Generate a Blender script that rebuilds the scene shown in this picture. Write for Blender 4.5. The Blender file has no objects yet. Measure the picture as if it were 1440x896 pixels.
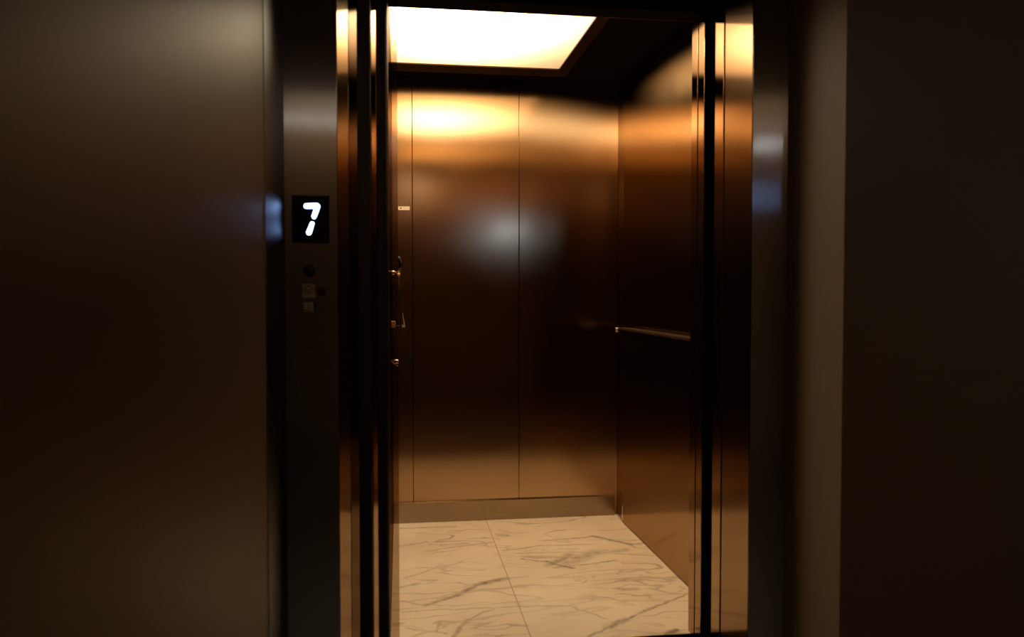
import bpy, bmesh, math
from mathutils import Vector, Matrix

scene = bpy.context.scene
COL = scene.collection
R = math.radians

# ------------------------------------------------------------------ helpers
class MB:
    """collects simple solids and links them as ONE mesh object"""
    def __init__(self): self.bm = bmesh.new()
    def box(self, x0, x1, y0, y1, z0, z1, bevel=0.0, seg=2):
        x0, x1 = min(x0, x1), max(x0, x1); y0, y1 = min(y0, y1), max(y0, y1); z0, z1 = min(z0, z1), max(z0, z1)
        return self.prism([(x0, y0), (x1, y0), (x1, y1), (x0, y1)], z0, z1, bevel, seg)
    def prism(self, pts, z0, z1, bevel=0.0, seg=2):
        """plan outline (counter-clockwise from above) pulled up from z0 to z1"""
        b = bmesh.new()
        lo = [b.verts.new((x, y, z0)) for x, y in pts]
        hi = [b.verts.new((x, y, z1)) for x, y in pts]
        n = len(pts)
        b.faces.new(lo[::-1]); b.faces.new(hi)
        for i in range(n):
            b.faces.new((lo[i], lo[(i+1) % n], hi[(i+1) % n], hi[i]))
        bmesh.ops.recalc_face_normals(b, faces=b.faces)
        if bevel:
            bmesh.ops.bevel(b, geom=list(b.edges), offset=bevel, segments=seg, affect='EDGES', profile=0.5)
        return self._merge(b)
    def prism_y(self, pts, y0, y1, bevel=0.0):
        """x,z outline pulled along y"""
        b = bmesh.new()
        lo = [b.verts.new((x, y0, z)) for x, z in pts]
        hi = [b.verts.new((x, y1, z)) for x, z in pts]
        n = len(pts)
        b.faces.new(lo); b.faces.new(hi[::-1])
        for i in range(n):
            b.faces.new((lo[i], hi[i], hi[(i+1) % n], lo[(i+1) % n]))
        bmesh.ops.recalc_face_normals(b, faces=b.faces)
        if bevel:
            bmesh.ops.bevel(b, geom=list(b.edges), offset=bevel, segments=2, affect='EDGES', profile=0.5)
        return self._merge(b)
    def tube(self, path, radii, n=20, caps=True, squash=(1, 1)):
        """round (or flattened) bar along a path with a radius at each point"""
        b = bmesh.new(); rings = []
        P = [Vector(p) for p in path]
        if not hasattr(radii, '__len__'): radii = [radii]*len(P)
        ref = Vector((0, 0, 1))
        for i, p in enumerate(P):
            t = (P[min(i+1, len(P)-1)] - P[max(i-1, 0)]).normalized()
            r_ = ref if abs(t.dot(ref)) < .95 else Vector((0, 1, 0))
            u = t.cross(r_).normalized(); v = u.cross(t).normalized()
            rings.append([b.verts.new(p + (u*math.cos(a)*squash[0] + v*math.sin(a)*squash[1])*radii[i])
                          for a in [2*math.pi*k/n for k in range(n)]])
        for a, c in zip(rings, rings[1:]):
            for k in range(n):
                f = b.faces.new((a[k], a[(k+1) % n], c[(k+1) % n], c[k])); f.smooth = True
        if caps:
            b.faces.new(rings[0][::-1]); b.faces.new(rings[-1])
        bmesh.ops.recalc_face_normals(b, faces=b.faces)
        return self._merge(b)
    def lathe(self, prof, origin, axis, n=32):
        """profile [(r, h)...] turned about an axis through origin"""
        b = bmesh.new()
        q = Vector((0, 0, 1)).rotation_difference(Vector(axis)).to_matrix()
        o = Vector(origin); rings = []
        for r_, h in prof:
            if r_ < 1e-6: rings.append([b.verts.new(o + q @ Vector((0, 0, h)))])
            else: rings.append([b.verts.new(o + q @ Vector((r_*math.cos(2*math.pi*k/n), r_*math.sin(2*math.pi*k/n), h))) for k in range(n)])
        for a, c in zip(rings, rings[1:]):
            for k in range(n):
                k2 = (k+1) % n
                if len(a) == 1 and len(c) == 1: continue
                if len(a) == 1: f = b.faces.new((a[0], c[k], c[k2]))
                elif len(c) == 1: f = b.faces.new((a[k], a[k2], c[0]))
                else: f = b.faces.new((a[k], a[k2], c[k2], c[k]))
                f.smooth = True
        for rg in (rings[0], rings[-1]):
            if len(rg) > 1: b.faces.new(rg)
        bmesh.ops.recalc_face_normals(b, faces=b.faces)
        return self._merge(b)
    def _merge(self, b):
        me = bpy.data.meshes.new('tmp'); b.to_mesh(me); b.free()
        self.bm.from_mesh(me); bpy.data.meshes.remove(me)
        return self
    def build(self, name, mat, parent=None):
        me = bpy.data.meshes.new(name); self.bm.to_mesh(me); self.bm.free()
        me.materials.append(mat)
        o = bpy.data.objects.new(name, me); COL.objects.link(o)
        if parent is not None:
            o.parent = parent
            o.location = -parent.location if parent.parent is None else (-parent.location - parent.parent.location)
        return o

def tag(o, label=None, cat=None, group=None, kind=None):
    if label: o['label'] = label
    if cat: o['category'] = cat
    if group: o['group'] = group
    if kind: o['kind'] = kind
    return o

def empty(name, loc, label, cat, group=None, kind=None):
    o = bpy.data.objects.new(name, None); COL.objects.link(o); o.location = loc
    o.empty_display_size = .05
    return tag(o, label, cat, group, kind)

# ------------------------------------------------------------------ materials
def newmat(name):
    m = bpy.data.materials.new(name); m.use_nodes = True
    nt = m.node_tree; nt.nodes.clear()
    out = nt.nodes.new('ShaderNodeOutputMaterial'); p = nt.nodes.new('ShaderNodeBsdfPrincipled')
    nt.links.new(p.outputs[0], out.inputs[0])
    return m, nt, p

def noise(nt, vec, scale, detail=4, rough=.6, dist=0):
    n = nt.nodes.new('ShaderNodeTexNoise')
    n.inputs['Scale'].default_value = scale; n.inputs['Detail'].default_value = detail
    n.inputs['Roughness'].default_value = rough; n.inputs['Distortion'].default_value = dist
    nt.links.new(vec, n.inputs['Vector']); return n

def mapping(nt, scale=(1, 1, 1), rot=(0, 0, 0), loc=(0, 0, 0)):
    g = nt.nodes.new('ShaderNodeNewGeometry'); mp = nt.nodes.new('ShaderNodeMapping')
    mp.inputs['Scale'].default_value = scale; mp.inputs['Rotation'].default_value = rot; mp.inputs['Location'].default_value = loc
    nt.links.new(g.outputs['Position'], mp.inputs['Vector']); return mp.outputs[0]

def maprange(nt, v, a, b, c, d, smooth=False):
    m = nt.nodes.new('ShaderNodeMapRange')
    if smooth: m.interpolation_type = 'SMOOTHSTEP'
    for k, x in zip(('From Min', 'From Max', 'To Min', 'To Max'), (a, b, c, d)): m.inputs[k].default_value = x
    nt.links.new(v, m.inputs['Value']); return m.outputs[0]

def brushed(name, col, rough, aniso, vertical_smear, streak=(60, 60, 1.2), rvar=.02, wide=None, wide_share=.0, wide_aniso=None):
    """brushed sheet metal; grooves run along one direction, so highlights spread across them"""
    m = bpy.data.materials.new(name); m.use_nodes = True
    nt = m.node_tree; nt.nodes.clear(); N, L = nt.nodes, nt.links
    out = N.new('ShaderNodeOutputMaterial')
    tg = N.new('ShaderNodeCombineXYZ'); tg.inputs[2].default_value = 1
    n = noise(nt, mapping(nt, streak), 6, 2, .5)
    big = noise(nt, mapping(nt), 2.6, 3, .5)
    mx = N.new('ShaderNodeMix'); mx.data_type = 'RGBA'
    mx.inputs[6].default_value = (*[c*.95 for c in col], 1); mx.inputs[7].default_value = (*[min(1, c*1.04) for c in col], 1)
    L.new(n.outputs['Fac'], mx.inputs[0])
    def lobe(r, aniso):
        g = N.new('ShaderNodeBsdfAnisotropic'); g.distribution = 'BECKMANN'
        g.inputs['Anisotropy'].default_value = aniso
        g.inputs['Rotation'].default_value = .25 if vertical_smear else 0
        L.new(tg.outputs[0], g.inputs['Tangent']); L.new(mx.outputs[2], g.inputs['Color'])
        L.new(maprange(nt, big.outputs['Fac'], .35, .65, r-rvar, r+rvar), g.inputs['Roughness'])
        return g.outputs[0]
    g1 = lobe(rough, aniso)
    if wide:
        ms = N.new('ShaderNodeMixShader'); ms.inputs[0].default_value = wide_share
        L.new(g1, ms.inputs[1]); L.new(lobe(wide, aniso if wide_aniso is None else wide_aniso), ms.inputs[2]); g1 = ms.outputs[0]
    L.new(g1, out.inputs[0])
    return m

def plain(name, col, rough=.5, metallic=0.0, spec=.5, mottled=.06, scale=30, bump=0.0):
    m, nt, p = newmat(name)
    p.inputs['Metallic'].default_value = metallic; p.inputs['Roughness'].default_value = rough
    p.inputs['Specular IOR Level'].default_value = spec
    n = noise(nt, mapping(nt), scale, 4, .6)
    mx = nt.nodes.new('ShaderNodeMix'); mx.data_type = 'RGBA'
    mx.inputs[6].default_value = (*[c*(1-mottled) for c in col], 1); mx.inputs[7].default_value = (*[c*(1+mottled) for c in col], 1)
    nt.links.new(n.outputs['Fac'], mx.inputs[0]); nt.links.new(mx.outputs[2], p.inputs['Base Color'])
    if bump:
        b = nt.nodes.new('ShaderNodeBump'); b.inputs['Strength'].default_value = 1; b.inputs['Distance'].default_value = bump
        n2 = noise(nt, mapping(nt), 260, 3, .6)
        nt.links.new(n2.outputs['Fac'], b.inputs['Height']); nt.links.new(b.outputs[0], p.inputs['Normal'])
    return m

def emitter(name, col, strength):
    m = bpy.data.materials.new(name); m.use_nodes = True; nt = m.node_tree; nt.nodes.clear()
    out = nt.nodes.new('ShaderNodeOutputMaterial'); e = nt.nodes.new('ShaderNodeEmission')
    e.inputs[0].default_value = (*col, 1); e.inputs[1].default_value = strength
    nt.links.new(e.outputs[0], out.inputs[0]); return m

CAR_COL = (.51, .355, .21)
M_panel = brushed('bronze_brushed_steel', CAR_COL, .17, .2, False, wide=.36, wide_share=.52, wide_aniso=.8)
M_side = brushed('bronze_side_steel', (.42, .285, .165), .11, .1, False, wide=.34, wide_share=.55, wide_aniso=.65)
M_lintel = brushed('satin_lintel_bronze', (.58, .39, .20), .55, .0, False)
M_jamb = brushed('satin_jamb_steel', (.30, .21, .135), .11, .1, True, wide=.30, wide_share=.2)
M_edge = brushed('polished_edge_steel', (.38, .27, .18), .11, .1, True)
M_face = brushed('entrance_steel', (.46, .55, .66), .25, .85, False, wide=.45, wide_share=.35)
M_lining = brushed('dark_side_steel', (.20, .22, .24), .44, .2, False)
M_bead = brushed('dim_bead_steel', (.13, .09, .06), .16, .1, False)
M_skirt = brushed('skirting_steel', (.34, .26, .19), .25, .3, True, (1.2, 1.2, 50))
M_rail = None
M_rail = plain('rail_bronze', (.03, .017, .009), .6, spec=.1)
M_black = plain('black_rubber', (.006, .007, .009), .42, spec=.35)
M_pit = plain('shaft_black', (.004, .004, .004), .9, spec=.1)
M_ceil = plain('ceiling_black', (.006, .005, .0045), .7, spec=.08)
M_trimdark = plain('bronze_trim', (.10, .055, .03), .38, metallic=.6)
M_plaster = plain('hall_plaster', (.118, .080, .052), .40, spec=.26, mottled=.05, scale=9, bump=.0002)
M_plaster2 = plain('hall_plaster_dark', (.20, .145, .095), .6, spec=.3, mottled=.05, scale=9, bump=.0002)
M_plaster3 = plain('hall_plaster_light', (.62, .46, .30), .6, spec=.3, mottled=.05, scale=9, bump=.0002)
M_hallfloor = plain('hall_floor_stone', (.10, .09, .08), .4, mottled=.2, scale=5)
M_glass = plain('display_glass', (.002, .002, .005), .3, spec=.08)
M_chrome = plain('chrome', (.85, .80, .72), .08, metallic=1)
M_gold = plain('brass_lever', (.85, .58, .30), .4, metallic=.35)
M_label = plain('label_plastic', (.86, .74, .56), .5, mottled=.03)
M_ink = plain('label_ink', (.10, .07, .05), .6)
M_plate = plain('faint_plate', (.50, .45, .36), .5, mottled=.15, scale=200)
M_plateink = plain('plate_ink', (.09, .05, .035), .6)
M_red = plain('dark_red_button', (.03, .004, .008), .5, spec=.2)
M_digit = emitter('led_digit', (.36, .52, 1.0), 10)

# tinted see-through plastic
M_clear = bpy.data.materials.new('tinted_clear_plastic'); M_clear.use_nodes = True
_nt = M_clear.node_tree; _nt.nodes.clear()
_o = _nt.nodes.new('ShaderNodeOutputMaterial'); _t = _nt.nodes.new('ShaderNodeBsdfTransparent'); _g = _nt.nodes.new('ShaderNodeBsdfAnisotropic'); _m = _nt.nodes.new('ShaderNodeMixShader')
_t.inputs[0].default_value = (.74, .66, .60, 1); _g.inputs['Roughness'].default_value = .1; _m.inputs[0].default_value = .03
_nt.links.new(_t.outputs[0], _m.inputs[1]); _nt.links.new(_g.outputs[0], _m.inputs[2]); _nt.links.new(_m.outputs[0], _o.inputs[0])

# lit diffuser: the sheet is brightest over its lamps and falls off to its rims
def diffuser_mat():
    m = bpy.data.materials.new('lit_diffuser'); m.use_nodes = True; nt = m.node_tree; nt.nodes.clear()
    out = nt.nodes.new('ShaderNodeOutputMaterial'); e = nt.nodes.new('ShaderNodeEmission')
    nt.links.new(e.outputs[0], out.inputs[0])
    g = nt.nodes.new('ShaderNodeNewGeometry'); sp = nt.nodes.new('ShaderNodeSeparateXYZ'); nt.links.new(g.outputs['Position'], sp.inputs[0])
    def M(op, a, b=None):
        n = nt.nodes.new('ShaderNodeMath'); n.operation = op
        for i, x in enumerate((a, b)):
            if x is None: continue
            if hasattr(x, 'links'): nt.links.new(x, n.inputs[i])
            else: n.inputs[i].default_value = x
        return n.outputs[0]
    qx = M('POWER', M('DIVIDE', M('ABSOLUTE', M('SUBTRACT', sp.outputs[0], .22)), .35), 2.0)
    qy = M('POWER', M('DIVIDE', M('ABSOLUTE', M('SUBTRACT', sp.outputs[1], 2.98)), .42), 2.0)
    glow = M('EXPONENT', M('MULTIPLY', M('ADD', qx, qy), -1.0))     # the lamps sit behind the left middle of the sheet
    nt.links.new(M('ADD', M('MULTIPLY', glow, LAMP), .68), e.inputs[1])
    mx = nt.nodes.new('ShaderNodeMix'); mx.data_type = 'RGBA'; nt.links.new(glow, mx.inputs[0])
    mx.inputs[6].default_value = (1, .60, .26, 1); mx.inputs[7].default_value = (1, .85, .60, 1)
    nt.links.new(mx.outputs[2], e.inputs[0])
    return m
LAMP = 17.5
M_diff = diffuser_mat()

# marble floor with bookmatched slabs, thin joints and grey-brown veins
def marble_mat():
    m, nt, p = newmat('veined_marble')
    N, L = nt.nodes, nt.links
    def math_(op, a, b=None, c=None, clamp=False):
        n = N.new('ShaderNodeMath'); n.operation = op; n.use_clamp = clamp
        for i, x in enumerate((a, b, c)):
            if x is None: continue
            if hasattr(x, 'links'): L.new(x, n.inputs[i])
            else: n.inputs[i].default_value = x
        return n.outputs[0]
    pos = mapping(nt)
    # wander the coordinates so that every vein meanders
    def warp(vec, scale, amt, detail=4):
        n = noise(nt, vec, scale, detail, .6)
        s = N.new('ShaderNodeVectorMath'); s.operation = 'SUBTRACT'; L.new(n.outputs['Color'], s.inputs[0]); s.inputs[1].default_value = (.5, .5, .5)
        k = N.new('ShaderNodeVectorMath'); k.operation = 'SCALE'; L.new(s.outputs[0], k.inputs[0]); k.inputs['Scale'].default_value = amt
        a = N.new('ShaderNodeVectorMath'); a.operation = 'ADD'; L.new(vec, a.inputs[0]); L.new(k.outputs[0], a.inputs[1])
        return a.outputs[0]
    wv = warp(warp(pos, 2.2, .18), 11, .02)
    fine = noise(nt, pos, 26, 5, .65).outputs['Fac']
    fmod = maprange(nt, fine, .32, .60, .35, 1.0)
    # net of thin veins: creases of warped noise, thinned out by a coarse mask
    def crease(vec, scale, width):
        n = noise(nt, vec, scale, 2, .5)
        d = math_('ABSOLUTE', math_('SUBTRACT', n.outputs['Fac'], .5))
        return maprange(nt, d, 0, width, 1, 0, True)
    mp = N.new('ShaderNodeMapping'); mp.inputs['Rotation'].default_value = (0, 0, R(-38)); mp.inputs['Scale'].default_value = (.8, 2.6, 1)
    L.new(wv, mp.inputs['Vector'])
    c1 = crease(mp.outputs[0], 1.7, .016); c2 = crease(mp.outputs[0], 3.6, .022)
    msk = maprange(nt, noise(nt, pos, 2.3, 2, .5).outputs['Fac'], .42, .62, 0, 1)
    msk2 = maprange(nt, noise(nt, mapping(nt, loc=(7, 3, 0)), 3.1, 2, .5).outputs['Fac'], .46, .64, 0, 1)
    v = math_('MULTIPLY', math_('MULTIPLY', c1, .55), math_('MULTIPLY_ADD', msk, .7, .3))
    v2 = math_('MULTIPLY', math_('MULTIPLY', c2, .42), msk2)
    tot = math_('MAXIMUM', v, v2)
    # the bold veins of these particular slabs, as strokes across the floor
    wv2 = warp(warp(pos, 6.0, .05), 28, .022)
    strokes = [  # x0,y0,x1,y1,width,strength
        (.09, 2.85, .20, 2.93, .018, .75), (.20, 2.93, .29, 3.03, .026, .8), (.29, 3.03, .41, 3.08, .030, .9),
        (.13, 2.90, .28, 2.97, .012, .5), (.41, 3.08, .50, 3.09, .012, .4),
        (.0, 3.04, .07, 3.076, .014, .6),
        (.50, 3.30, .60, 3.25, .012, .8), (.60, 3.25, .69, 3.16, .018, 1.0), (.62, 3.22, .72, 3.32, .05, .6),
        (.66, 3.20, .84, 3.345, .06, .5), (.52, 3.33, .70, 3.29, .03, .45), (.70, 3.29, .98, 3.36, .03, .45), (.62, 3.17, .90, 3.22, .012, .6), (.45, 3.42, .62, 3.46, .014, .5), (.62, 3.46, .86, 3.45, .012, .45), (.72, 3.28, .80, 3.30, .035, .6),
        (.87, 3.567, .95, 3.49, .022, .85), (.95, 3.49, 1.02, 3.42, .022, .85), (1.02, 3.42, 1.08, 3.43, .016, .6), (.70, 3.53, .87, 3.56, .014, .55),
        (.60, 2.51, .70, 2.587, .012, .6), (.70, 2.587, .77, 2.636, .026, .8), (.77, 2.636, .92, 2.743, .014, .8), (.92, 2.743, 1.08, 2.845, .012, .7),
        (.0, 2.80, .19, 2.80, .008, .5), (.19, 2.80, .39, 2.803, .009, .55), (.39, 2.80, .60, 2.77, .008, .45), (.60, 2.77, .70, 2.65, .010, .45),
        (.50, 3.375, .72, 3.362, .010, .5), (.72, 3.362, .92, 3.316, .010, .5), (.92, 3.316, 1.06, 3.26, .012, .5),
        (.174, 2.57, .22, 2.70, .016, .6), (.22, 2.70, .32, 2.79, .012, .5),
        (.55, 3.06, .757, 3.115, .007, .35), (.757, 3.115, .98, 3.109, .008, .4),
        (.11, 3.458, .27, 3.505, .016, .35), (.27, 3.505, .40, 3.538, .018, .5),
        (.0, 3.544, .12, 3.588, .014, .45), (.867, 2.50, .905, 2.523, .022, 1.0), (.0, 3.81, .26, 3.80, .022, .45),
        (.02, 3.146, .133, 3.228, .012, .4), (.133, 3.228, .254, 3.298, .012, .4), (.02, 2.66, .15, 2.60, .012, .4), (.12, 2.62, .13, 2.70, .012, .5),
    ]
    sep = N.new('ShaderNodeSeparateXYZ'); L.new(wv2, sep.inputs[0])
    for x0, y0, x1, y1, w, s in strokes:
        dx, dy = x1-x0, y1-y0; q = dx*dx+dy*dy
        px = math_('SUBTRACT', sep.outputs[0], x0); py = math_('SUBTRACT', sep.outputs[1], y0)
        t = math_('MULTIPLY_ADD', px, dx/q, math_('MULTIPLY', py, dy/q), clamp=True)
        ex = math_('MULTIPLY_ADD', t, -dx, px); ey = math_('MULTIPLY_ADD', t, -dy, py)
        d = math_('SQRT', math_('ADD', math_('MULTIPLY', ex, ex), math_('MULTIPLY', ey, ey)))
        k = math_('MULTIPLY', maprange(nt, d, 0, w, s, 0, True), fmod)
        tot = math_('MAXIMUM', tot, k)
    cloud = noise(nt, wv, 2.2, 5, .55).outputs['Fac']
    base = N.new('ShaderNodeMix'); base.data_type = 'RGBA'
    base.inputs[6].default_value = (.88, .84, .70, 1); base.inputs[7].default_value = (.74, .68, .56, 1)
    L.new(maprange(nt, cloud, .35, .68, 0, 1), base.inputs[0])
    mv = N.new('ShaderNodeMix'); mv.data_type = 'RGBA'; L.new(base.outputs[2], mv.inputs[6]); mv.inputs[7].default_value = (.15, .105, .07, 1)
    L.new(math_('MULTIPLY', tot, .95), mv.inputs[0])
    # slab joints
    sp = N.new('ShaderNodeSeparateXYZ'); L.new(pos, sp.inputs[0])
    jx = math_('ABSOLUTE', math_('SUBTRACT', sp.outputs[0], .4185))
    jy = math_('ABSOLUTE', math_('SUBTRACT', sp.outputs[1], 2.83))
    j = math_('MAXIMUM', maprange(nt, jx, .0008, .0028, 1, 0), math_('MULTIPLY', maprange(nt, jy, .0008, .0028, 1, 0), .35))
    mj = N.new('ShaderNodeMix'); mj.data_type = 'RGBA'; L.new(mv.outputs[2], mj.inputs[6]); mj.inputs[7].default_value = (.36, .28, .18, 1)
    L.new(math_('MULTIPLY', j, .8), mj.inputs[0])
    L.new(mj.outputs[2], p.inputs['Base Color'])
    p.inputs['Roughness'].default_value = .42; p.inputs['Specular IOR Level'].default_value = .35
    return m
M_marble = marble_mat()

# ------------------------------------------------------------------ the lift car
DB = 3.905          # inner face of the back wall
CZ = 2.163          # car ceiling
YF = 2.53           # inner face of the car front
def leftx(y): return -.033

wb = empty('wall_back', (.52, DB, 0), 'brushed bronze steel back wall of the lift car in three tall panels', 'wall', kind='structure')
MB().box(-.05, 1.15, DB+.02, DB+.06, 0, 2.4).build('backing_board', M_pit, wb)
for x0, x1 in ((-.034, .0618), (.0640, .5835), (.5860, 1.0865)):
    MB().box(x0, x1, DB, DB+.018, .004, CZ+.05, .0012).build('wall_panel', M_panel, wb)
wr = empty('wall_right', (1.08, 3.2, 0), 'brushed bronze steel right wall of the lift car, reflecting the marble floor', 'wall', kind='structure')
MB().box(1.10, 1.14, 2.4, DB+.06, 0, 2.4).build('backing_board', M_pit, wr)
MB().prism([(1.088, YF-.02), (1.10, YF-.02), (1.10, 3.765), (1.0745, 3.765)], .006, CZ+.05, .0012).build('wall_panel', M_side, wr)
MB().prism([(1.079, 3.770), (1.10, 3.770), (1.10, DB), (1.087, DB)], .006, CZ+.05, .001).build('corner_strip', M_side, wr)
MB().box(1.0730, 1.0785, 3.758, 3.766, .004, .085, .001).build('corner_clip', M_chrome, wr)
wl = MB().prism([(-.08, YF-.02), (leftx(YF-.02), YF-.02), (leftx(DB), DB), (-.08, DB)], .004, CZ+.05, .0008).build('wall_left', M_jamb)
tag(wl, 'polished steel left wall of the lift car seen almost edge-on', 'wall', kind='structure')

bb = MB().prism_y([(-.034, 0), (1.072, 0), (1.072, .099), (-.034, .099)], DB-.014, DB, .0018).build('baseboard_back', M_skirt)
tag(bb, 'low brushed steel skirting along the foot of the lift car back wall', 'baseboard', kind='structure')

fl = MB().box(-.06, 1.12, 2.492, DB+.04, -.04, 0).build('floor_car', M_marble)
tag(fl, 'cream marble floor with brown veins inside the lift car', 'floor', kind='structure')
ce = MB().box(-.06, 1.14, YF-.1, DB+.04, CZ, CZ+.04).build('ceiling_car', M_ceil)
tag(ce, 'black painted ceiling of the lift car around the light panel', 'ceiling', kind='structure')

# car front: transom and right return, metal inside
cf = empty('wall_front', (.5, 2.5, 0), 'steel front return and lintel of the lift car at the doorway', 'wall', kind='structure')
MB().prism_y([(-.12, 2.006), (1.10, 2.006), (1.10, 2.40), (-.12, 2.40)], 2.505, YF, .001).build('lintel_panel', M_lintel, cf)
MB().box(-.40, 1.10, 2.42, 2.504, 1.998, 2.40, .001).build('lintel_front', M_ceil, cf)
MB().prism([(.9445, 2.463), (1.085, 2.463), (1.085, YF), (.958, YF), (.9445, 2.513)], 0, 1.997, .0008).build('front_return', M_edge, cf)
MB().box(.9475, 1.085, 2.457, 2.463, 0, 1.997).build('return_groove', M_pit, cf)
MB().prism([(-.10, 2.475), (-.038, 2.475), (-.034, 2.49), (-.0335, YF-.021), (-.10, YF-.021)], 0, 1.997, .0006).build('front_return', M_edge, cf)

# ceiling light
LX0, LX1, LY0, LY1 = -.0328, .730, 2.62, 3.640
cl = empty('ceiling_light', (.36, 3.15, CZ), 'large glowing cream light panel set in the black lift car ceiling', 'ceiling light')
MB().box(LX0, LX1, LY0, LY1, CZ-.010, CZ-.006).build('diffuser', M_diff, cl)
fr = MB()
fr.prism([(LX1+.001, LY0), (LX1+.052, LY0), (LX1+.052, LY1+.12), (LX1+.001, LY1+.001)], CZ-.016, CZ-.001, .001)
fr.prism([(LX1, LY1+.001), (LX1+.050, LY1+.12), (-.033, LY1+.12), (-.033, LY1+.001)], CZ-.016, CZ-.001, .001)
fr.prism([(-.02, LY0-.05), (LX1+.052, LY0-.05), (LX1+.052, LY0-.001), (-.02, LY0-.001)], CZ-.016, CZ-.001, .001)
fr.build('frame', M_trimdark, cl)

# handrail on the right wall
hr = empty('handrail', (1.04, 3.1, .955), 'slim dark bronze handrail along the right wall of the lift car', 'handrail')
MB().prism([(1.018, 2.54), (1.070, 2.54), (1.060, 3.56), (1.050, 3.60), (1.028, 3.615), (1.012, 3.60), (1.016, 3.56)], .950, .962, .003).build('rail', M_rail, hr)
for y in (2.75, 3.35):
    MB().box(1.055, 1.087-(y-2.5)*.009, y-.012, y+.012, .944, .9505, .002).build('bracket', M_black, hr)
MB().lathe([(0, 0), (.009, .001), (.011, .005), (.0075, .009), (.0075, .012), (.011, .016), (.009, .021), (0, .022)], (1.0045, 3.618, .961), (0, 0, -1), 24).build('end_cap', M_chrome, hr)

# control fittings on the left wall
cp = empty('control_panel', (-.02, 3.0, 1.05), 'edge-on control column with small chrome levers on the left wall of the lift car', 'control panel')
MB().prism([(leftx(2.88), 2.88), (leftx(2.88)+.003, 2.885), (leftx(3.12)+.003, 3.115), (leftx(3.12), 3.12)], .80, 1.30, .0006).build('faceplate', M_jamb, cp)
wx = leftx(3.0)+.003
MB().lathe([(0, 0), (.007, 0), (.008, .004), (.0078, .012), (.006, .015), (0, .016)], (wx-.001, 3, 1.197), (1, 0, 0), 24).build('hook_base', M_chrome, cp)
MB().tube([(wx+.012, 3, 1.196), (-.004, 3, 1.199), (.001, 3, 1.204), (.0025, 3, 1.211), (.000, 3, 1.216)], [.0035, .0040, .0042, .0040, .0030], 16).build('chrome_hook', M_chrome, cp)
MB().tube([(.0005, 3, 1.216), (.0045, 3, 1.225), (.0025, 3, 1.236), (-.001, 3, 1.247), (-.003, 3, 1.257)], [.0050, .0072, .0060, .0058, .0030], 16).build('black_grip', M_black, cp)
MB().lathe([(0, 0), (.0065, .001), (.0065, .010), (0, .013)], (-.010, 3, 1.190), (1, 0, 0), 20).build('copper_stud', M_gold, cp)
MB().tube([(-.004, 3, 1.184), (.001, 3, 1.12), (.003, 3, 1.06), (.001, 3, .975)], .0013, 10).build('cord', M_black, cp)
MB().prism_y([(.0095, 1.048), (.0110, 1.048), (.0195, 1.003), (.0195, .994), (.0080, .994), (.0080, 1.001), (.0125, 1.004), (.0145, 1.008)], 2.99, 3.012, .0006).build('tapered_lever', M_gold, cp)
MB().tube([(wx, 3.004, .998), (.012, 3.004, .997)], .0022, 12).build('lever_arm', M_black, cp)
MB().box(wx-.001, -.0150, 2.990, 3.012, .992, 1.017, .0015).build('lever_mount', M_gold, cp)
MB().lathe([(0, 0), (.005, 0), (.0045, .006), (.0085, .009), (.0085, .024), (.006, .027), (0, .028)], (wx-.001, 3, .866), (1, 0, 0), 24).build('key_switch', M_chrome, cp)
MB().tube([(wx+.006, 3, .858), (wx+.018, 3, .857), (wx+.020, 3, .848)], .0028, 10).build('key', M_chrome, cp)

# small notice on the back wall
st = empty('wall_sign', (.023, DB-.0005, 1.531), 'tiny cream notice strip stuck on the narrow left panel of the back wall', 'sticker')
MB().box(-.005, .0500, DB-.0012, DB, 1.5225, 1.5395).build('strip', M_label, st)
pic = MB().lathe([(0, 0), (.0036, 0), (.0036, .0004), (0, .0004)], (.0085, DB-.0012, 1.5310), (0, -1, 0), 16)
pic.box(.0035, .0075, DB-.0016, DB-.0012, 1.5285, 1.5335)
pic.build('pictogram', M_ink, st)
tx = MB()
xx = .019
for i, w in enumerate((.0022, .0016, .0024, .0018, .0022, .0014, .0024, .0018)):
    tx.box(xx, xx+w, DB-.0016, DB-.0012, 1.5295, 1.5325 + (.001 if i % 3 == 0 else 0)); xx += w+.0012
tx.build('text_line', M_plate, st)

# ------------------------------------------------------------------ doors
HD = 2.08
d1 = empty('door_1', (-.3, 2.3, 0), 'dark landing door leaf parked open at the left of the doorway', 'sliding door', kind='structure')
a = MB(); a.prism([(-.62, 2.262), (-.136, 2.262), (-.128, 2.268), (-.1205, 2.292), (-.1200, 2.300), (-.62, 2.300)], .01, HD, .001)
a.build('outer_leaf', M_jamb, d1)
MB().prism([(-.62, 2.318), (-.086, 2.318), (-.0785, 2.322), (-.0770, 2.334), (-.0630, 2.380), (-.62, 2.380)], .01, HD, .0008).build('inner_leaf', M_edge, d1)
MB().prism([(-.62, 2.306), (-.0840, 2.306), (-.0790, 2.311), (-.0790, 2.317), (-.62, 2.317)], .01, HD, .0008).build('edge_seal', M_black, d1)
d2 = empty('door_2', (-.25, 2.44, 0), 'lift car door leaf with a black rubber nose, slid open behind the landing door', 'sliding door', kind='structure')
MB().box(-.0305, -.0045, 2.462, 2.4645, .01, 1.997, .0004).build('clear_strip', M_clear, d2)
MB().box(-.60, -.066, 2.408, 2.455, .01, HD-.09, .001).build('leaf', M_edge, d2)
nose = [(-.066, 2.455), (-.066, 2.405)]
for kk in range(9):
    t = -math.pi/2 + math.pi*kk/8
    nose.append((-.046 + .0155*math.cos(t), 2.4305 + .0235*math.sin(t)))
MB().prism(nose, .01, HD-.09).build('rubber_nose', M_black, d2)

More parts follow.
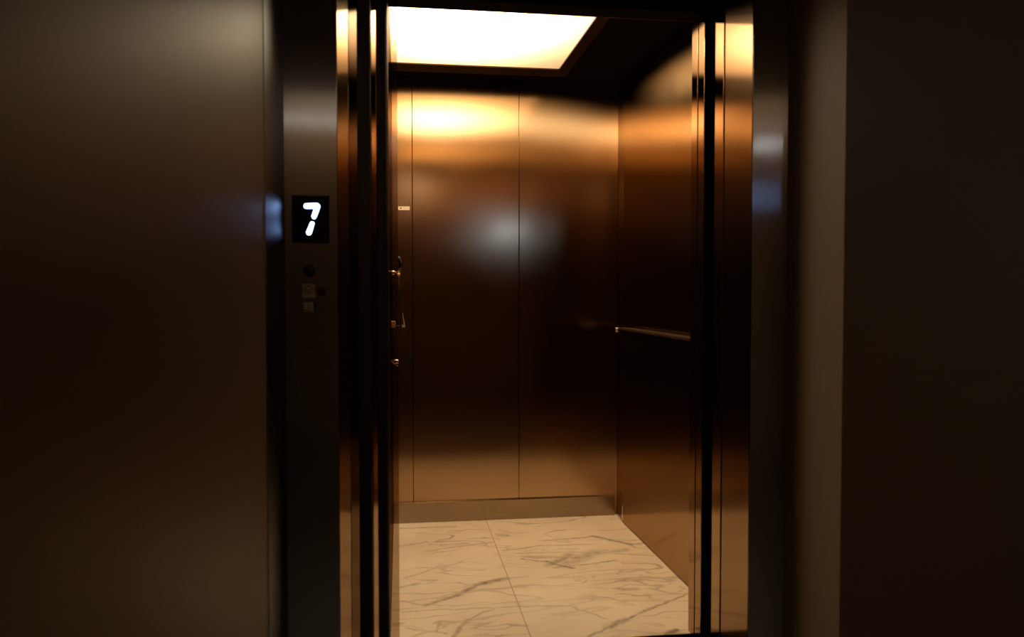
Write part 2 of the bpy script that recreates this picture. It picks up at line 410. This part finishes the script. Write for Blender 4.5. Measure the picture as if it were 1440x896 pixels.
# right side closing jamb of the landing and the gap behind it
jr = empty('trim_4', (1.0, 2.3, 0), 'narrow steel closing post at the right of the doorway with a dark groove', 'door post', kind='structure')
MB().box(.9500, 1.06, 2.268, 2.332, 0, HD, .0012).build('post_strip', M_edge, jr)
MB().box(.9560, 1.06, 2.258, 2.268, 0, HD).build('groove', M_pit, jr)
MB().box(1.02, 1.06, 2.332, 2.405, 0, HD+.3).build('shaft_gap', M_pit, jr)
MB().box(.982, .984, 2.372, 2.376, .93, 1.04, .0006).build('contact_strip', M_chrome, jr)
jr2 = MB().box(.9450, 1.08, 2.407, 2.456, 0, 1.997, .0012).build('trim_5', M_edge)
tag(jr2, 'steel closing strip of the lift car doorway right of the opening', 'door post', kind='structure')
sh = MB().box(-.75, -.62, 2.26, 2.53, 0, 2.4).box(1.09, 1.20, 2.26, 2.53, 0, 2.4).box(-.75, 1.2, 2.338, 2.418, 2.12, 2.4).build('trim_6', M_pit)
tag(sh, 'black shaft lining between the landing doorway and the lift car', 'shaft lining', kind='structure')
MBs = MB().box(-.6, 1.06, 2.255, 2.400, -.04, -.002, .001).box(-.6, 1.06, 2.425, 2.4915, -.04, -.002, .001)
for y in (2.285, 2.315, 2.35, 2.44, 2.47): MBs.box(-.6, 1.06, y, y+.004, -.002, .0)
tag(MBs.build('trim_7', M_skirt), 'grooved metal door sill between hall floor and lift car', 'door sill', kind='structure')

# ------------------------------------------------------------------ landing entrance frame
YL = 2.07; HX0, HX1 = -.286, 1.053; YH = 1.785
tl = empty('trim_1', (-.22, 2.1, 0), 'dark brushed steel post left of the doorway that holds the floor display', 'door post', kind='structure')
MB().prism([(HX0, YL), (-.1550, YL), (-.1340, 2.170), (-.1360, 2.176), (-.1330, 2.186), (-.1150, 2.252), (-.125, 2.258), (HX0, 2.258)], 0, 2.60, .0015).build('post_face', M_face, tl)
MB().prism([(-.1550, YL+.003), (-.1536, YL+.002), (-.1324, 2.169), (-.1340, 2.170)], 0, HD, .0003).build('reveal_sheet', M_jamb, tl)
MB().prism([(-.1330, 2.187), (-.1315, 2.186), (-.1138, 2.250), (-.1152, 2.251)], 0, HD, .0003).build('reveal_bead', M_bead, tl)
tr = empty('trim_2', (1.0, 2.1, 0), 'dark brushed steel post right of the doorway with a polished inner reveal', 'door post', kind='structure')
MB().prism([(.9515, YL), (HX1, YL), (HX1, 2.257), (.9515, 2.257)], 0, 2.60, .0015).build('post_face', M_face, tr)
MB().prism([(.9500, YL+.003), (.9515, YL+.004), (.9515, 2.256), (.9500, 2.256)], 0, HD, .0003).build('reveal_sheet', M_jamb, tr)
th = MB().box(-.16, .96, YL+.002, 2.335, HD, 2.60, .001).build('trim_3', M_face)
tag(th, 'steel lintel over the landing doorway', 'lintel', kind='structure')
ts = MB().prism([(HX0-.004, YH), (HX0+.0005, YH), (HX0+.0005, YL+.02), (HX0-.004, YL+.02)], 0, 2.60, .0003).build('trim_8', M_lining)
tag(ts, 'dark steel side lining between the brown hall wall and the display post', 'side lining', kind='structure')

# ------------------------------------------------------------------ hall
HC = 2.60; SPL = .16     # ceiling height; the left wall opens away from the doorway
w = MB().prism([(HX0-.001, YH), (HX0-.001, YL+.2), (HX0-1.6, YL+.2), (HX0-1.6, -2.3), (HX0-.001-SPL*(YH+2.3), -2.3)], 0, HC).build('wall_hall_left', M_plaster)
tag(w, 'brown lit plaster wall left of the doorway running towards the viewer', 'wall', kind='structure')
w = MB().box(HX1, 5.2, YH, YL+.25, 0, HC).build('wall_hall_right', M_plaster2)
tag(w, 'dark hall wall right of the doorway with a warm lit recess side', 'wall', kind='structure')
w = MB().box(HX0-1.6, 5.2, -2.42, -2.3, 0, HC).build('wall_hall_rear', M_plaster3)
tag(w, 'hall wall behind the viewer facing the lift', 'wall', kind='structure')
w = MB().box(5.2, 5.3, -2.42, YL, 0, HC).build('wall_hall_end', M_plaster2)
tag(w, 'far right end wall of the hall', 'wall', kind='structure')
w = MB().box(HX0-1.6, 5.3, -2.42, YL+.18, -.04, -.003).build('floor_hall', M_hallfloor)
tag(w, 'dark stone floor of the hall', 'floor', kind='structure')
w = MB().box(HX0-1.6, 5.3, -2.42, YL+.2, HC, HC+.05).build('ceiling_hall', M_plaster2)
tag(w, 'hall ceiling in front of the lift', 'ceiling', kind='structure')

# ------------------------------------------------------------------ floor display and call station on the left post
ds = empty('floor_display', (-.2205, YL, 1.306), 'black floor display on the left post showing a white glowing 7', 'display')
MB().box(-.2670, -.1750, YL-.003, YL+.0005, 1.2460, 1.3660, .001).build('screen', M_glass, ds)
def capsule_poly(x0, z0, x1, z1, r0, r1, flat0=False, flat1=False, n=8):
    a = math.atan2(z1-z0, x1-x0); pts = []
    for k_ in range(n+1):
        t = a + math.pi/2 + math.pi*k_/n
        pts.append((x0+r0*math.cos(t), z0+r0*math.sin(t)))
    for k_ in range(n+1):
        t = a - math.pi/2 + math.pi*k_/n
        pts.append((x1+r1*math.cos(t), z1+r1*math.sin(t)))
    return pts
dg = MB()
dg.prism_y(capsule_poly(-.2310, 1.3390, -.2075, 1.3398, .0062, .0062), YL-.0036, YL-.003)
dg.prism_y([(-.2100, 1.3463), (-.2035, 1.3462), (-.1985, 1.3425), (-.1978, 1.3370), (-.2062, 1.3130), (-.2110, 1.3065), (-.2172, 1.3095), (-.2178, 1.3140), (-.2115, 1.3330)], YL-.0037, YL-.003)
dg.prism_y(capsule_poly(-.2172, 1.2950, -.2252, 1.2727, .0050, .0062), YL-.0036, YL-.003)
tag(dg.build('digit', M_digit, ds), 'white glowing numeral 7')

cs = empty('call_station', (-.215, YL, 1.12), 'faint call buttons and small plates on the steel post below the glowing 7', 'call buttons')
MB().lathe([(0, 0), (.0150, 0), (.0150, .0025), (.0130, .0040), (0, .0030)], (-.2255, YL, 1.1762), (0, -1, 0), 40).build('round_button', M_black, cs)
MB().lathe([(0, 0), (.0112, 0), (.0112, .0025), (.0095, .0036), (0, .0028)], (-.1953, YL, 1.1245), (0, -1, 0), 36).build('red_button', M_red, cs)
pt = MB().box(-.2425, -.2115, YL-.0012, YL+.0003, 1.1085, 1.1430, .0006).build('symbol_plate', M_plate, cs)
ring = MB(); seg = 36
for k_ in range(seg):
    t0, t1 = 2*math.pi*k_/seg, 2*math.pi*(k_+1)/seg
    cx, cz = -.2270, 1.1285
    ring.prism_y([(cx+.0085*math.cos(t0), cz+.0085*math.sin(t0)), (cx+.0110*math.cos(t0), cz+.0110*math.sin(t0)),
                  (cx+.0110*math.cos(t1), cz+.0110*math.sin(t1)), (cx+.0085*math.cos(t1), cz+.0085*math.sin(t1))], YL-.0018, YL-.0012)
for (x0, z0, x1, z1) in ((-.2320, 1.1310, -.2270, 1.1215), (-.2270, 1.1215, -.2220, 1.1310)):
    ring.prism_y(capsule_poly(x0, z0, x1, z1, .0009, .0009, n=4), YL-.0018, YL-.0012)
ring.build('ring_symbol', M_plateink, pt)
p2 = MB().box(-.2395, -.2155, YL-.0012, YL+.0003, 1.0735, 1.0975, .0006).build('glyph_plate', M_plate, cs)
gl = MB()
for (x0, z0, x1, z1) in ((-.2320, 1.0905, -.2250, 1.0905), (-.2250, 1.0905, -.2250, 1.0855), (-.2250, 1.0855, -.2320, 1.0815), (-.2370, 1.0765, -.2175, 1.0765)):
    gl.prism_y(capsule_poly(x0, z0, x1, z1, .0009, .0009, n=4), YL-.0018, YL-.0012)
gl.build('glyph', M_plateink, p2)
MB().box(-.2153, -.2085, YL-.0016, YL+.0003, 1.0765, 1.0960, .0005).build('dark_tab', M_black, cs)
MB().lathe([(0, 0), (.0045, 0), (.0035, .001), (0, .001)], (-.2255, YL, .981), (0, -1, 0), 20).build('screw', M_black, cs)

# ------------------------------------------------------------------ lights
def area(name, loc, target, sx, sy, col, power, spread=180):
    l = bpy.data.lights.new(name, 'AREA'); l.shape = 'RECTANGLE'; l.size = sx; l.size_y = sy; l.color = col; l.energy = power; l.spread = R(spread)
    o = bpy.data.objects.new(name, l); COL.objects.link(o); o.location = loc
    o.rotation_euler = (Vector(target)-Vector(loc)).to_track_quat('-Z', 'Y').to_euler(); return o
area('hall_streak_light', (.1, -1.75, 2.36), (-.2, 2.07, 1.5), .30, .03, (1, .80, .58), .06, 50)  # unseen lamp, added and aimed to give the left post its bright streak
area('hall_streak_light', (1.25, -1.75, 2.20), (1.0, 2.07, 1.5), .20, .03, (1, .86, .72), .0028, 8)  # added narrow beam for the right post's streak; no fixture carries it
area('hall_wall_washer', (.05, -2.1, HC-.02), (.05, -2.3, 1.2), 2.9, .05, (1, .52, .22), 10)
area('hall_cool_fill', (2.6, -1.0, HC-.05), (1.7, 1.785, 1.3), .5, .5, (.72, 1, .92), .45, 60)  # added cool fill that lifts the dark right hall wall, no known fixture
area('hall_blue_glow', (1.30, -2.27, 1.90), (.55, 3.9, 1.5), .16, .20, (.42, .63, 1), .008, 12)  # added for the blue spot in the back wall; unknown source, not a window

wd = bpy.data.worlds.new('world'); scene.world = wd; wd.use_nodes = True
wd.node_tree.nodes['Background'].inputs[0].default_value = (.0, .0, .0, 1)

# ------------------------------------------------------------------ camera
cam = bpy.data.cameras.new('camera'); co = bpy.data.objects.new('camera', cam); COL.objects.link(co)
cam.sensor_width = 36; cam.lens = 28.075; cam.clip_start = .02
co.location = (0, 0, 1.119); co.rotation_euler = (R(90-1.785), 0, R(-8.0086))
cam.dof.use_dof = True; cam.dof.focus_distance = 3.7; cam.dof.aperture_fstop = 2.6
scene.camera = co
vs = scene.view_settings
scene.display_settings.display_device = 'sRGB'
vs.view_transform = 'Standard'; vs.look = 'None'; vs.exposure = 0; vs.gamma = 1; vs.use_curve_mapping = False
scene.cycles.use_denoising = True
scene.cycles.max_bounces = 12; scene.cycles.glossy_bounces = 10; scene.cycles.diffuse_bounces = 6
scene.cycles.sample_clamp_indirect = 8
scene.cycles.blur_glossy = .3
